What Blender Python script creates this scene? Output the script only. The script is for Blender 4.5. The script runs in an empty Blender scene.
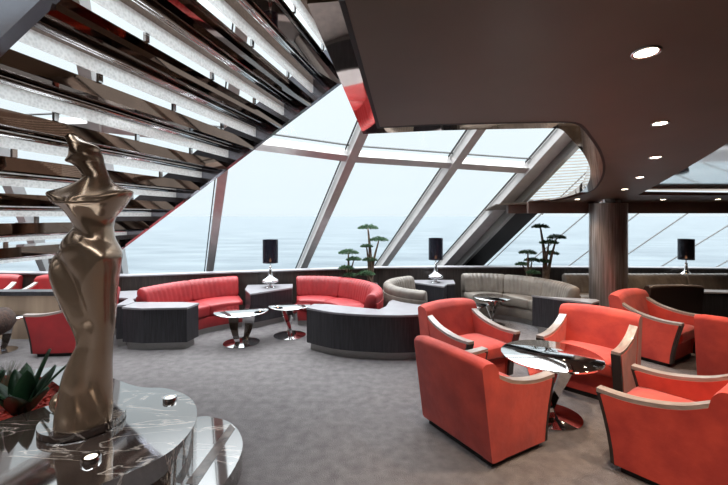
import bpy, bmesh, math, random
from mathutils import Vector, Matrix
from mathutils.geometry import tessellate_polygon
random.seed(7)
PI = math.pi
S = bpy.context.scene
C = S.collection

# ------------------------------------------------------------------ camera
EYE, F = 1.8, 400.0
cd = bpy.data.cameras.new('camera')
cam = bpy.data.objects.new('camera', cd); C.objects.link(cam)
cam.location = (0, 0, EYE); cam.rotation_euler = (PI/2, 0, 0)
cd.sensor_width = 36; cd.lens = 36*F/728; cd.shift_y = -26.5/728
cd.clip_start = .05; cd.clip_end = 200000
S.camera = cam
# ------------------------------------------------------------------ sky and exposure
SKY_H, SKY_Z = 1.07, 14.0
w = bpy.data.worlds.new('sky'); S.world = w; w.use_nodes = True
wn = w.node_tree; wn.nodes.clear()
wo = wn.nodes.new('ShaderNodeOutputWorld'); wb = wn.nodes.new('ShaderNodeBackground')
tc = wn.nodes.new('ShaderNodeTexCoord'); sx = wn.nodes.new('ShaderNodeSeparateXYZ')
rp = wn.nodes.new('ShaderNodeValToRGB')
rp.color_ramp.elements[0].position = 0; rp.color_ramp.elements[0].color = (.80*SKY_H, .90*SKY_H, .95*SKY_H, 1)
rp.color_ramp.elements[1].position = 1; rp.color_ramp.elements[1].color = (SKY_Z*.94, SKY_Z*.98, SKY_Z, 1)
e = rp.color_ramp.elements.new(.42); e.color = (.88*SKY_H, .96*SKY_H, .99*SKY_H, 1)
wn.links.new(tc.outputs['Generated'], sx.inputs[0]); wn.links.new(sx.outputs['Z'], rp.inputs[0])
wn.links.new(rp.outputs[0], wb.inputs[0]); wn.links.new(wb.outputs[0], wo.inputs[0])
wb.inputs[1].default_value = 1.0
S.view_settings.view_transform = 'Standard'; S.view_settings.look = 'None'
S.view_settings.gamma = 1; S.view_settings.use_curve_mapping = False
S.view_settings.exposure = 0.0
SPOT_W = 80.0

# ------------------------------------------------------------------ materials
def srgb(r, g, b):
    return tuple((c/255/12.92 if c/255 <= .04045 else ((c/255+.055)/1.055)**2.4) for c in (r, g, b)) + (1,)
def pbr(name, col, rough=.5, metal=0., col2=None, nscale=8, stretch=(1, 1, 1), bump=0., bscale=60, lo=.35, hi=.65, coat=0., sheen=0., spec=.5, detail=4):
    m = bpy.data.materials.new(name); m.use_nodes = True
    nt = m.node_tree; b = nt.nodes['Principled BSDF']
    b.inputs['Roughness'].default_value = rough; b.inputs['Metallic'].default_value = metal
    b.inputs['Coat Weight'].default_value = coat; b.inputs['Coat Roughness'].default_value = .05
    b.inputs['Sheen Weight'].default_value = sheen; b.inputs['Specular IOR Level'].default_value = spec
    b.inputs['Base Color'].default_value = col
    t = nt.nodes.new('ShaderNodeTexCoord'); mp = nt.nodes.new('ShaderNodeMapping')
    mp.inputs['Scale'].default_value = stretch
    nt.links.new(t.outputs['Object'], mp.inputs[0])
    col2 = col2 or tuple(c*.88 for c in col[:3]) + (1,)
    n = nt.nodes.new('ShaderNodeTexNoise'); n.inputs['Scale'].default_value = nscale; n.inputs['Detail'].default_value = detail
    r = nt.nodes.new('ShaderNodeValToRGB')
    r.color_ramp.elements[0].position = lo; r.color_ramp.elements[1].position = hi
    r.color_ramp.elements[0].color = col; r.color_ramp.elements[1].color = col2
    nt.links.new(mp.outputs[0], n.inputs[0]); nt.links.new(n.outputs[0], r.inputs[0]); nt.links.new(r.outputs[0], b.inputs['Base Color'])
    if bump:
        n2 = nt.nodes.new('ShaderNodeTexNoise'); n2.inputs['Scale'].default_value = bscale; n2.inputs['Detail'].default_value = 3
        bp = nt.nodes.new('ShaderNodeBump'); bp.inputs['Strength'].default_value = bump; bp.inputs['Distance'].default_value = .02
        nt.links.new(mp.outputs[0], n2.inputs[0]); nt.links.new(n2.outputs[0], bp.inputs['Height']); nt.links.new(bp.outputs[0], b.inputs['Normal'])
    return m
def emis(name, col, s):
    m = bpy.data.materials.new(name); m.use_nodes = True
    b = m.node_tree.nodes['Principled BSDF']
    b.inputs['Base Color'].default_value = col; b.inputs['Emission Color'].default_value = col; b.inputs['Emission Strength'].default_value = s
    return m
def mixglass(name, tint, rough, fac_lo, diffuse=None, dfac=0.):
    # thin pane: clear transmission plus a mirror reflection that grows at grazing angles
    m = bpy.data.materials.new(name); m.use_nodes = True; nt = m.node_tree; nt.nodes.clear()
    o = nt.nodes.new('ShaderNodeOutputMaterial'); tr = nt.nodes.new('ShaderNodeBsdfTransparent'); tr.inputs[0].default_value = tint
    gl = nt.nodes.new('ShaderNodeBsdfGlossy'); gl.inputs['Roughness'].default_value = rough
    lw = nt.nodes.new('ShaderNodeLayerWeight'); lw.inputs[0].default_value = .5
    pw = nt.nodes.new('ShaderNodeMath'); pw.operation = 'POWER'; pw.inputs[1].default_value = 5; nt.links.new(lw.outputs['Facing'], pw.inputs[0])
    fr = nt.nodes.new('ShaderNodeMath'); fr.operation = 'MULTIPLY_ADD'; fr.inputs[1].default_value = .5; fr.inputs[2].default_value = fac_lo; nt.links.new(pw.outputs[0], fr.inputs[0])
    mx = nt.nodes.new('ShaderNodeMixShader')
    nt.links.new(fr.outputs[0], mx.inputs[0]); nt.links.new(tr.outputs[0], mx.inputs[1]); nt.links.new(gl.outputs[0], mx.inputs[2])
    out = mx
    if diffuse:
        t = nt.nodes.new('ShaderNodeTexCoord'); n = nt.nodes.new('ShaderNodeTexVoronoi'); n.inputs['Scale'].default_value = 55
        r = nt.nodes.new('ShaderNodeValToRGB'); r.color_ramp.elements[0].position = .1; r.color_ramp.elements[1].position = .75
        r.color_ramp.elements[0].color = tuple(c*.74 for c in diffuse[:3]) + (1,); r.color_ramp.elements[1].color = diffuse  # lighter cells put the crystals' sparkle into the colour
        tl = nt.nodes.new('ShaderNodeBsdfTranslucent'); df = nt.nodes.new('ShaderNodeBsdfDiffuse'); a = nt.nodes.new('ShaderNodeMixShader')
        nt.links.new(t.outputs['Object'], n.inputs[0]); nt.links.new(n.outputs['Distance'], r.inputs[0])
        nt.links.new(r.outputs[0], tl.inputs[0]); nt.links.new(r.outputs[0], df.inputs[0]); a.inputs[0].default_value = .4
        nt.links.new(tl.outputs[0], a.inputs[1]); nt.links.new(df.outputs[0], a.inputs[2])
        m2 = nt.nodes.new('ShaderNodeMixShader'); m2.inputs[0].default_value = dfac
        nt.links.new(mx.outputs[0], m2.inputs[1]); nt.links.new(a.outputs[0], m2.inputs[2]); out = m2
        # faint emission added to brighten the crystal strips
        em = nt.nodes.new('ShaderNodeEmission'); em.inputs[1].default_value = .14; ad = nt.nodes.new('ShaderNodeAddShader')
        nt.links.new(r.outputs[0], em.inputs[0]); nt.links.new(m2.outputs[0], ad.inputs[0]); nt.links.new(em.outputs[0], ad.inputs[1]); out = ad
    nt.links.new(out.outputs[0], o.inputs[0])
    return m
M = {}
M['carpet'] = pbr('carpet', srgb(115, 110, 110), .95, col2=srgb(94, 89, 90), nscale=11, bump=.8, bscale=140, lo=.3, hi=.7, detail=15)
M['ceiling'] = pbr('ceiling', srgb(96, 82, 70), .5, col2=srgb(88, 75, 64), nscale=1.5)
M['dark'] = pbr('black_gap', srgb(12, 11, 11), .6)
M['fascia'] = pbr('fascia', srgb(104, 84, 76), .5)
M['wall'] = pbr('wall', srgb(120, 104, 94), .6)
M['wood'] = pbr('dark_wood', srgb(48, 47, 52), .42, col2=srgb(24, 23, 26), nscale=6, stretch=(14, 14, .6), detail=6)
M['wood2'] = pbr('sill_wood', srgb(62, 54, 50), .45, col2=srgb(38, 33, 31), nscale=6, stretch=(10, 10, .6), detail=6)
M['colwood'] = pbr('column_wood', srgb(176, 166, 162), .33, metal=.75, col2=srgb(134, 122, 117), nscale=5, stretch=(9, 9, .4), detail=6, coat=.3)
M['laminate'] = pbr('laminate', srgb(136, 134, 138), .3, spec=.6)
M['steel'] = pbr('brushed_steel', srgb(150, 148, 146), .35, metal=.8, nscale=20, stretch=(1, 1, 8))
M['red'] = pbr('red_leather', srgb(146, 32, 35), .5, col2=srgb(130, 26, 30), nscale=5, bump=.15, bscale=9)
M['orange'] = pbr('coral_velvet', srgb(184, 60, 44), .8, col2=srgb(150, 38, 29), nscale=4, bump=.2, bscale=12, sheen=.15, detail=6)
M['grey'] = pbr('taupe_leather', srgb(118, 109, 100), .5, col2=srgb(94, 86, 79), nscale=5, bump=.15, bscale=9)
M['brown'] = pbr('brown_leather', srgb(44, 28, 22), .5)
M['fuzz'] = pbr('brown_fur', srgb(62, 38, 26), .9, col2=srgb(34, 20, 14), nscale=30, bump=1, bscale=60)
M['rail'] = pbr('rail_wood', srgb(152, 139, 132), .3, col2=srgb(126, 114, 108), nscale=5, stretch=(8, 1, 8), spec=.7, coat=.4)
M['raildark'] = pbr('rail_edge', srgb(38, 30, 28), .35)
M['mirror'] = pbr('bronze_mirror', srgb(206, 190, 180), .03, metal=1)
M['stair_mirror'] = pbr('stair_mirror', srgb(118, 98, 86), .03, metal=1)
M['steelmirror'] = pbr('stringer_mirror', srgb(140, 140, 148), .12, metal=.9)
M['chrome'] = pbr('chrome', srgb(225, 225, 226), .05, metal=1)
M['tabletop'] = pbr('smoked_mirror_top', srgb(150, 150, 154), .015, metal=1)
M['frame'] = pbr('window_frame', srgb(176, 172, 170), .3, metal=.25)
M['gasket'] = pbr('gasket', srgb(30, 30, 32), .5)
M['white'] = pbr('white_paint', srgb(225, 223, 220), .4)
M['slat'] = pbr('slat', srgb(236, 232, 226), .4)
M['beige'] = pbr('beige_metal', srgb(186, 164, 140), .4, metal=.35, col2=srgb(150, 130, 112), nscale=1.2, stretch=(3, 1, .3))
M['bronze'] = pbr('bronze', srgb(160, 136, 114), .24, metal=.78, col2=srgb(136, 112, 91), nscale=1, coat=.3)
M['shade'] = pbr('lamp_shade', srgb(44, 44, 54), .35, spec=.8)
M['shadein'] = pbr('lamp_lining', srgb(120, 90, 60), .5)
M['bulb'] = emis('bulb', (1, .62, .32, 1), 6)
M['spot'] = emis('spot_bulb', (1, .82, .62, 1), 14)
M['leaf'] = pbr('needles', srgb(66, 100, 62), .7, col2=srgb(34, 62, 38), nscale=20)
M['bark'] = pbr('bark', srgb(126, 108, 92), .8, col2=srgb(86, 70, 58), nscale=14, bump=.6, bscale=25)
M['agave'] = pbr('agave', srgb(40, 78, 46), .45, col2=srgb(16, 34, 24), nscale=4)
M['grass'] = pbr('dry_grass', srgb(120, 122, 100), .8, col2=srgb(70, 84, 60), nscale=9)
M['chips'] = pbr('red_chips', srgb(206, 70, 52), .8, col2=srgb(150, 34, 28), nscale=12)
M['soil'] = pbr('soil', srgb(70, 24, 22), .9)
M['glass'] = mixglass('window_glass', (.985, .995, 1, 1), 0.0, .003)
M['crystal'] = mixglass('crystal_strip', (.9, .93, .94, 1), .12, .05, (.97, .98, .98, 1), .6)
def marble():
    m = pbr('marble', srgb(66, 54, 48), .06, col2=srgb(38, 30, 27), nscale=2.2, detail=8, coat=1, spec=.9)
    nt = m.node_tree; b = nt.nodes['Principled BSDF']; b.inputs['Coat IOR'].default_value = 2.3
    t = nt.nodes.new('ShaderNodeTexCoord'); mp = nt.nodes.new('ShaderNodeMapping'); mp.inputs['Rotation'].default_value = (0, 0, .5); mp.inputs['Scale'].default_value = (.6, 2.0, .5)
    n = nt.nodes.new('ShaderNodeTexNoise'); n.inputs['Scale'].default_value = 1.6; n.inputs['Detail'].default_value = 7; n.inputs['Distortion'].default_value = 1.2
    r = nt.nodes.new('ShaderNodeValToRGB'); els = r.color_ramp.elements
    els[0].position = .488; els[0].color = (0, 0, 0, 1); els[1].position = .512; els[1].color = (0, 0, 0, 1)
    q = els.new(.5); q.color = (.5, .5, .5, 1)
    mx = nt.nodes.new('ShaderNodeMix'); mx.data_type = 'RGBA'; mx.inputs[7].default_value = srgb(205, 190, 178)
    src = b.inputs['Base Color'].links[0].from_socket
    nt.links.new(t.outputs['Object'], mp.inputs[0]); nt.links.new(mp.outputs[0], n.inputs[0]); nt.links.new(n.outputs[0], r.inputs[0])
    nt.links.new(r.outputs[0], mx.inputs[0]); nt.links.new(src, mx.inputs[6]); nt.links.new(mx.outputs[2], b.inputs['Base Color'])
    return m
M['marble'] = marble()
M['inlay'] = pbr('dark_marble', srgb(52, 42, 40), .12, col2=srgb(96, 82, 76), nscale=9, detail=8)
def sea():
    m = pbr('sea', srgb(50, 62, 70), .45, col2=srgb(78, 88, 93), nscale=.045, stretch=(.35, 1, 1), lo=.35, hi=.68, detail=9, bump=.0)
    nt = m.node_tree; b = nt.nodes['Principled BSDF']
    t = nt.nodes.new('ShaderNodeTexCoord'); n = nt.nodes.new('ShaderNodeTexNoise'); n.inputs['Scale'].default_value = .06; n.inputs['Detail'].default_value = 6
    bp = nt.nodes.new('ShaderNodeBump'); bp.inputs['Strength'].default_value = 1; bp.inputs['Distance'].default_value = .6
    nt.links.new(t.outputs['Object'], n.inputs[0]); nt.links.new(n.outputs[0], bp.inputs['Height']); nt.links.new(bp.outputs[0], b.inputs['Normal'])
    return m
M['sea'] = sea()

# ------------------------------------------------------------------ helpers
def tag(o, label=None, cat=None, group=None, kind=None):
    if label: o['label'] = label
    if cat: o['category'] = cat
    if group: o['group'] = group
    if kind: o['kind'] = kind
    return o
def thing(name, label, cat, loc=(0, 0, 0), rz=0, group=None):
    o = bpy.data.objects.new(name, None); C.objects.link(o); o.empty_display_size = .1
    o.location = loc; o.rotation_euler = (0, 0, rz)
    return tag(o, label, cat, group)
def link(name, me, m, parent=None, smooth=False, loc=None, autos=None):
    if m: me.materials.append(m)
    if smooth or autos:
        for p in me.polygons: p.use_smooth = True
    if autos: me.set_sharp_from_angle(angle=math.radians(autos))
    o = bpy.data.objects.new(name, me); C.objects.link(o)
    if parent: o.parent = parent
    if loc: o.location = loc
    return o
def part(name, bm, m, parent=None, smooth=False, loc=None, autos=None):
    bmesh.ops.recalc_face_normals(bm, faces=bm.faces)
    me = bpy.data.meshes.new(name); bm.to_mesh(me); bm.free()
    return link(name, me, m, parent, smooth, loc, autos)
def struct(name, bm, m, **k):
    o = part(name, bm, m, **k); o['kind'] = 'structure'; return o
def bevel(bm, r, seg=2, ang=30):
    es = [e for e in bm.edges if len(e.link_faces) == 2 and e.calc_face_angle(0) > math.radians(ang)]
    bmesh.ops.bevel(bm, geom=es, offset=r, segments=seg, affect='EDGES', profile=.5, clamp_overlap=True)
def box(bm, x0, x1, y0, y1, z0, z1, mat=None):
    vs = [bm.verts.new((x, y, z)) for z in (z0, z1) for x, y in ((x0, y0), (x1, y0), (x1, y1), (x0, y1))]
    if mat: 
        for v in vs: v.co = mat @ v.co
    for f in ((3, 2, 1, 0), (4, 5, 6, 7), (0, 1, 5, 4), (1, 2, 6, 5), (2, 3, 7, 6), (3, 0, 4, 7)): bm.faces.new([vs[i] for i in f])
    return vs
def beam(bm, p, q, ax, ay, wx, wy):
    """box from p to q with half sizes wx along ax, wy along ay"""
    p, q, ax, ay = map(Vector, (p, q, ax, ay)); vs = []
    for c in (p, q):
        for a, b in ((-1, -1), (1, -1), (1, 1), (-1, 1)): vs.append(bm.verts.new(c+ax*wx*a+ay*wy*b))
    for f in ((3, 2, 1, 0), (4, 5, 6, 7), (0, 1, 5, 4), (1, 2, 6, 5), (2, 3, 7, 6), (3, 0, 4, 7)): bm.faces.new([vs[i] for i in f])
def prism(bm, pts, z0, z1, holes=()):
    """vertical prism of a plan polygon; z0/z1 may be functions of (x, y)"""
    f0 = z0 if callable(z0) else (lambda x, y: z0); f1 = z1 if callable(z1) else (lambda x, y: z1)
    loops = [list(pts)] + [list(h) for h in holes]
    flat = [p for l in loops for p in l]
    lo = [bm.verts.new((x, y, f0(x, y))) for x, y in flat]; hi = [bm.verts.new((x, y, f1(x, y))) for x, y in flat]
    for t in tessellate_polygon([[Vector((x, y, 0)) for x, y in l] for l in loops]):
        for vs in (lo, hi):
            try: bm.faces.new([vs[i] for i in t])
            except ValueError: pass
    k = 0
    for l in loops:
        n = len(l)
        for i in range(n):
            j = (i+1) % n; bm.faces.new((lo[k+i], lo[k+j], hi[k+j], hi[k+i]))
        k += n
def lathe(bm, prof, seg=32, cx=0, cy=0, cap=True):
    rings = []
    for r, z in prof:
        if r < 1e-5: rings.append([bm.verts.new((cx, cy, z))])
        else: rings.append([bm.verts.new((cx+r*math.cos(2*PI*i/seg), cy+r*math.sin(2*PI*i/seg), z)) for i in range(seg)])
    for a, b in zip(rings, rings[1:]):
        for i in range(seg):
            j = (i+1) % seg
            f = [a[i % len(a)], a[j % len(a)], b[j % len(b)], b[i % len(b)]]
            f = list(dict.fromkeys(f))
            if len(f) > 2: bm.faces.new(f)
    for r in (rings[0], rings[-1]):
        if len(r) > 2 and cap: bm.faces.new(r)
def tube(bm, pts, rads, seg=8):
    pts = [Vector(p) for p in pts]; rings = []
    if not hasattr(rads, '__len__'): rads = [rads]*len(pts)
    for i, p in enumerate(pts):
        d = (pts[min(i+1, len(pts)-1)]-pts[max(i-1, 0)]).normalized()
        a = d.orthogonal().normalized() if i == 0 else (a-d*a.dot(d)).normalized()
        b = d.cross(a)
        rings.append([bm.verts.new(p+(a*math.cos(2*PI*k/seg)+b*math.sin(2*PI*k/seg))*rads[i]) for k in range(seg)])
    for r0, r1 in zip(rings, rings[1:]):
        for k in range(seg): bm.faces.new((r0[k], r0[(k+1) % seg], r1[(k+1) % seg], r1[k]))
    bm.faces.new(rings[0]); bm.faces.new(rings[-1])
def catmull(pts, n=6):
    out = []; P = [pts[0]]+list(pts)+[pts[-1]]
    for i in range(1, len(P)-2):
        for k in range(n):
            t = k/n
            out.append(tuple(.5*((2*P[i][j])+(-P[i-1][j]+P[i+1][j])*t+(2*P[i-1][j]-5*P[i][j]+4*P[i+1][j]-P[i+2][j])*t*t+(-P[i-1][j]+3*P[i][j]-3*P[i+1][j]+P[i+2][j])*t**3) for j in range(len(pts[0]))))
    out.append(tuple(pts[-1])); return out
def rounded(poly, r=.03, n=4):
    out = []; N = len(poly)
    for i in range(N):
        p0, p, p1 = Vector(poly[i-1]), Vector(poly[i]), Vector(poly[(i+1) % N])
        a = p+(p0-p).normalized()*min(r, (p0-p).length*.45); b = p+(p1-p).normalized()*min(r, (p1-p).length*.45)
        for k in range(n+1):
            t = k/n; q = a*(1-t)**2+p*2*t*(1-t)+b*t*t; out.append((q.x, q.y))
    return out
def sweep(bm, path, prof, ripple=None, closed_cap=True, round_ends=0):
    """path: list of (ox, oy, nx, ny); prof: list of (r, z)"""
    n = len(path); rings = []
    cr = sum(p[0] for p in prof)/len(prof); cz = sum(p[1] for p in prof)/len(prof)
    for i, (ox, oy, nx, ny) in enumerate(path):
        ring = []
        e = min(i, n-1-i); sc = 1.0
        if round_ends and e < 3: sc = (1-round_ends, 1-round_ends*.45, 1-round_ends*.12)[e]
        for k, (r, z) in enumerate(prof):
            rr = cr+(r-cr)*sc; zz = cz+(z-cz)*sc
            if ripple: rr, zz = ripple(i/(n-1), rr, zz)
            ring.append(bm.verts.new((ox+nx*rr, oy+ny*rr, zz)))
        rings.append(ring)
    K = len(prof)
    for a, b in zip(rings, rings[1:]):
        for k in range(K): bm.faces.new((a[k], a[(k+1) % K], b[(k+1) % K], b[k]))
    bm.faces.new(rings[0]); bm.faces.new(list(reversed(rings[-1])))
def arc(a0, a1, n): return [(0, 0, math.cos(math.radians(a0+(a1-a0)*i/n)), math.sin(math.radians(a0+(a1-a0)*i/n))) for i in range(n+1)]
def dup(root, loc, rz, label, group=None, name=None):
    r = root.copy(); C.objects.link(r); r.location = loc; r.rotation_euler = (0, 0, rz); r['label'] = label
    if group: r['group'] = group
    for ch in list(root.children):
        c = ch.copy(); C.objects.link(c); c.parent = r
        for g in ch.children:
            d = g.copy(); C.objects.link(d); d.parent = c
    return r
def at(px, py, Y): return Vector(((px-364)/F*Y, Y, EYE+(216-py)/F*Y))

# ------------------------------------------------------------------ setting: sea, floor, walls
bm = bmesh.new()
prism(bm, [(-60000, -200), (60000, -200), (60000, 80000), (-60000, 80000)], -26, -25)
struct('sea', bm, M['sea'])
SILL = .78
sill = [(-9.5, 7.2), (-7.6, 7.2), (-5.5, 7.0), (-4.05, 6.69), (-2.76, 7.03), (-1.225, 7.42), (.25, 7.77), (1.49, 7.86), (2.4, 7.86), (3.15, 7.85), (4.0, 7.83), (4.8, 7.8), (5.75, 7.74), (6.75, 7.66), (7.8, 7.55), (9.0, 7.4)]
ROOF = 4.7
bm = bmesh.new()
prism(bm, [(-9.5, -4), (9, -4), (9, 7.5)] + [(x, y+.1) for x, y in reversed(sill)], -.1, 0)
struct('floor', bm, M['carpet'])
# low wall under the windows
bm = bmesh.new()
prism(bm, [(x, y) for x, y in sill] + [(x, y+.14) for x, y in reversed(sill)], 0, SILL)
struct('wall_front', bm, M['wood2'])
bm = bmesh.new()
prism(bm, [(x, y-.03) for x, y in sill] + [(x, y+.2) for x, y in reversed(sill)], SILL, SILL+.022)
struct('trim_1', bm, M['laminate'])
for nm, p in (('wall_back', [(-9.6, -4.1), (9.1, -4.1), (9.1, -4), (-9.6, -4)]), ('wall_left', [(-9.6, -4), (-9.5, -4), (-9.5, 8.6), (-9.6, 8.6)]), ('wall_right', [(9, -4), (9.1, -4), (9.1, 8.9), (9, 8.9)])):
    bm = bmesh.new(); prism(bm, p, 0, ROOF); struct(nm, bm, M['wall'])

# windows: every bay is a leaning pane between two leaning mullions
U = Vector((.55, -1.136, 1.0)); GK = 1.2
def wp(i, s, off=0.):
    x, y = sill[i]; t = Vector((sill[min(i+1, len(sill)-1)][0]-sill[max(i-1, 0)][0], sill[min(i+1, len(sill)-1)][1]-sill[max(i-1, 0)][1], 0)).normalized()
    nrm = t.cross(U).normalized()
    if nrm.y > 0: nrm = -nrm
    # the glass stands 1.2 to 1.6 m behind the low sill wall
    p = Vector((x, y+.1, SILL))+U*s+nrm*off
    return Vector((p.x*GK, p.y*GK, EYE+(p.z-EYE)*GK))
def axes(i):
    a = Vector((sill[min(i+1, len(sill)-1)][0]-sill[max(i-1, 0)][0], sill[min(i+1, len(sill)-1)][1]-sill[max(i-1, 0)][1], 0)).normalized()
    n = a.cross(U).normalized(); n = -n if n.y > 0 else n
    return n.cross(U.normalized()), n
STOP = [3.5]*8 + [3.5, 1.2, 1.16, 1.15, 1.14, 1.12, 1.1, 1.1]
STOPS = lambda i: 3.5 if i <= 8 else 1.22
TR = {0: 2.1, 1: 2.1, 2: 2.1, 3: 2.08, 4: 2.0, 5: 1.88, 6: 1.84, 7: 1.78}
wn_ = 0
for i in range(len(sill)-1):
    wn_ += 1
    top = 3.5 if i < 8 else 1.26
    a, b = wp(i, 0), wp(i+1, 0); a2, b2 = wp(i, top), wp(i+1, top)
    nn = axes(i)[1]*.012
    bm = bmesh.new(); vs = [bm.verts.new(v) for v in (a-nn, b-nn, b2-nn, a2-nn, a+nn, b+nn, b2+nn, a2+nn)]
    for f in ((3, 2, 1, 0), (4, 5, 6, 7), (0, 1, 5, 4), (1, 2, 6, 5), (2, 3, 7, 6), (3, 0, 4, 7)): bm.faces.new([vs[k] for k in f])
    wo_ = struct('window_%d' % wn_, bm, M['glass'])
    wx, n = axes(i)
    big = i == 7
    if i <= 7:
        bm = bmesh.new(); hw = .114 if big else .07
        beam(bm, wp(i, -.12, .09), wp(i, 3.5, .09), wx, n, hw, .108); bevel(bm, .012, 1)
        part('mullion', bm, M['frame'], wo_)
        bm = bmesh.new(); sgn = 1 if wx.x > 0 else -1
        beam(bm, wp(i, -.05, .02)-wx*sgn*(hw+.028), wp(i, 3.5, .02)-wx*sgn*(hw+.028), wx, n, .009, .012); part('gasket', bm, M['gasket'], wo_)
        if i < 7:
            bm = bmesh.new(); d = (wp(i+1, TR[i+1], .09)-wp(i, TR[i], .09)).normalized()
            up = n.cross(d).normalized()
            beam(bm, wp(i, TR[i], .075), wp(i+1, TR[i+1], .075), up, n, .066, .078); bevel(bm, .01, 1); part('transom', bm, M['frame'], wo_)
            bm = bmesh.new(); o2 = U*.1
            beam(bm, wp(i, TR[i], .02)+o2, wp(i+1, TR[i+1], .02)+o2, up, n, .009, .012); part('gasket', bm, M['gasket'], wo_)
    elif i >= 8:
        bm = bmesh.new(); beam(bm, wp(i, 0, .015), wp(i, 1.26, .015), wx, n, .007, .012); part('gasket', bm, M['steel'], wo_)
# sloped black structural fin and its steel edge
wx, n = axes(7); wx = wx if wx.x > 0 else -wx
bm = bmesh.new(); beam(bm, wp(7, -.05, .14)+wx*.43, wp(7, 1.4, .14)+wx*.43, wx, n, .24, .14); bevel(bm, .01, 1)
struct('trim_2', bm, M['dark'])
bm = bmesh.new(); beam(bm, wp(7, -.1, .16)+wx*.156, wp(7, 3.5, .16)+wx*.156, wx, n, .036, .19); bevel(bm, .008, 1)
struct('trim_3', bm, M['steel'])

# unseen roof with a glazed opening added to bring in more sky light
bm = bmesh.new(); tops = [wp(i, 3.2) for i in range(0, 9)]
prism(bm, [(-9.6, -4.1), (9.1, -4.1), (9.1, 3.9)] + [(p.x, p.y) for p in reversed(tops)] + [(-9.6, tops[0].y)], 4.25, ROOF, [[(-8.5, -.5), (-8.5, 1.2), (-5, 2.6), (-1.5, 3.4), (1.6, 3.5), (1.6, -.5)]])
struct('ceiling', bm, M['ceiling'])
bm = bmesh.new(); prism(bm, [(x, y+.14) for x, y in sill]+[(wp(i, 0).x, wp(i, 0).y) for i in reversed(range(len(sill)))], .48, .54)
struct('trim_9', bm, M['wood'])
bm = bmesh.new(); prism(bm, [(-8.5, -.5), (-8.5, 1.2), (-5, 2.6), (-1.5, 3.4), (1.6, 3.5), (1.6, -.5)], 4.4, 4.42); struct('window_%d' % (wn_+1), bm, M['glass'])  # roof glazing, unseen, added so sky light reaches the lounge floor
bm = bmesh.new()
for x in (-6.5, -4.5, -2.5, -.5): box(bm, x-.05, x+.05, -.5, 3.4, 4.26, 4.4)
struct('trim_8', bm, M['frame'])

# low raked ceiling
def CZ(x, y): return EYE+.887-.1*y
def CT(x, y): return CZ(x, y)+.02+.28*min(1, max(0, (6.0-y)/1.6))
def cp(px, py):
    v = (216-py)/F; Y = .887/(v+.1); return ((px-364)/F*Y, Y)
edge = [(-.62, -4), cp(345, 0), cp(380, 127)]
front = [cp(440, 124), cp(500, 122.5), cp(552, 121.5)]
curve = catmull([cp(565, 121.5), cp(581, 124), cp(592, 136), cp(602, 152), cp(605.5, 168), cp(601, 182), cp(590, 192), cp(562, 199.5), cp(532, 203)], 5)
slab = edge+front+curve
far = [(2.3, 7.0), (2.35, 7.85), (9.0, 7.85), (9.0, -4)]
hole = catmull([cp(760, 120), cp(728, 143), cp(690, 166), cp(662, 182), cp(638, 195)], 5) + [cp(728, 195.5), cp(790, 196)]
hole = hole + [(7.2, 5.4), (7.2, 3.2)]
bm = bmesh.new(); prism(bm, slab+far, lambda x, y: CZ(x, y), CT, [hole])
struct('ceiling_lower', bm, M['ceiling'], autos=30)
# recess: reflective stretched panel above the opening
bm = bmesh.new(); prism(bm, hole, lambda x, y: CZ(x, y)+.07, lambda x, y: CZ(x, y)+.13)
M['stretch'] = pbr('stretch_panel', srgb(235, 230, 224), .05, metal=.9, nscale=2)
struct('ceiling_recess', bm, M['stretch'])
# mirror border along the open edge
def offset(pts, d):
    out = []
    for i, p in enumerate(pts):
        a = Vector(pts[max(i-1, 0)]); b = Vector(pts[min(i+1, len(pts)-1)]); p = Vector(p)
        t0 = (p-a).normalized() if i else (b-p).normalized(); t1 = (b-p).normalized() if i < len(pts)-1 else t0
        n0 = Vector((-t0.y, t0.x)); n1 = Vector((-t1.y, t1.x)); nn = (n0+n1).normalized(); k = 1/max(.4, nn.dot(n0))
        q = p+nn*d*k; out.append((q.x, q.y))
    return out
op = slab[1:]
o1 = offset(op, .022); o2 = offset(op, .135)
bm = bmesh.new(); prism(bm, op+list(reversed(o1)), lambda x, y: CZ(x, y)-.002, CT); struct('trim_4', bm, M['dark'])
bm = bmesh.new(); prism(bm, o1+list(reversed(o2)), lambda x, y: CZ(x, y)-.002, CT)
struct('trim_5', bm, M['mirror'])
# fascia over the right windows
bm = bmesh.new(); prism(bm, [(2.5, 6.93), (9, 6.68), (9, 6.8), (2.5, 7.05)], 1.845, 2.0); struct('trim_6', bm, M['fascia'])
bm = bmesh.new(); prism(bm, [(2.72, 6.62), (9, 6.6), (9, 6.66), (2.72, 6.68)], 1.845, 2.03); struct('trim_7', bm, M['fascia'])

# louvre blind in the corner of the skylight
lb = thing('louvre_blind', 'fan of white horizontal slats under the sloped glass beside the ceiling curve', 'blind', wp(8, 1.3))
O = wp(8, 1.3); T8 = Vector((1, 0, 0))
wx8, n8 = axes(8); wx8 = wx8 if wx8.x > 0 else -wx8
for k in range(36):
    s = 1.33+.04*k; bm = bmesh.new()
    p = wp(7, s, .10)+wx8*.3-O
    pts = []
    for j in range(13):
        x = 2.0*j/12; pts.append(p+T8*x+U.normalized()*(.04*x+.07*x*x))
    for a, b in zip(pts, pts[1:]):
        d = (b-a).normalized(); beam(bm, a, b, Vector((0, 0, 1)), Vector((0, 1, 0)), .009, .013)
    part('slat', bm, M['slat'], lb)
for x in (.7,):
    bm = bmesh.new(); beam(bm, wp(7, 1.3, .1)+wx8*(.24+x)-O, wp(7, 2.7, .1)+wx8*(.24+x)-O, wx8, n8, .006, .01); part('cord', bm, M['steel'], lb)
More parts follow.
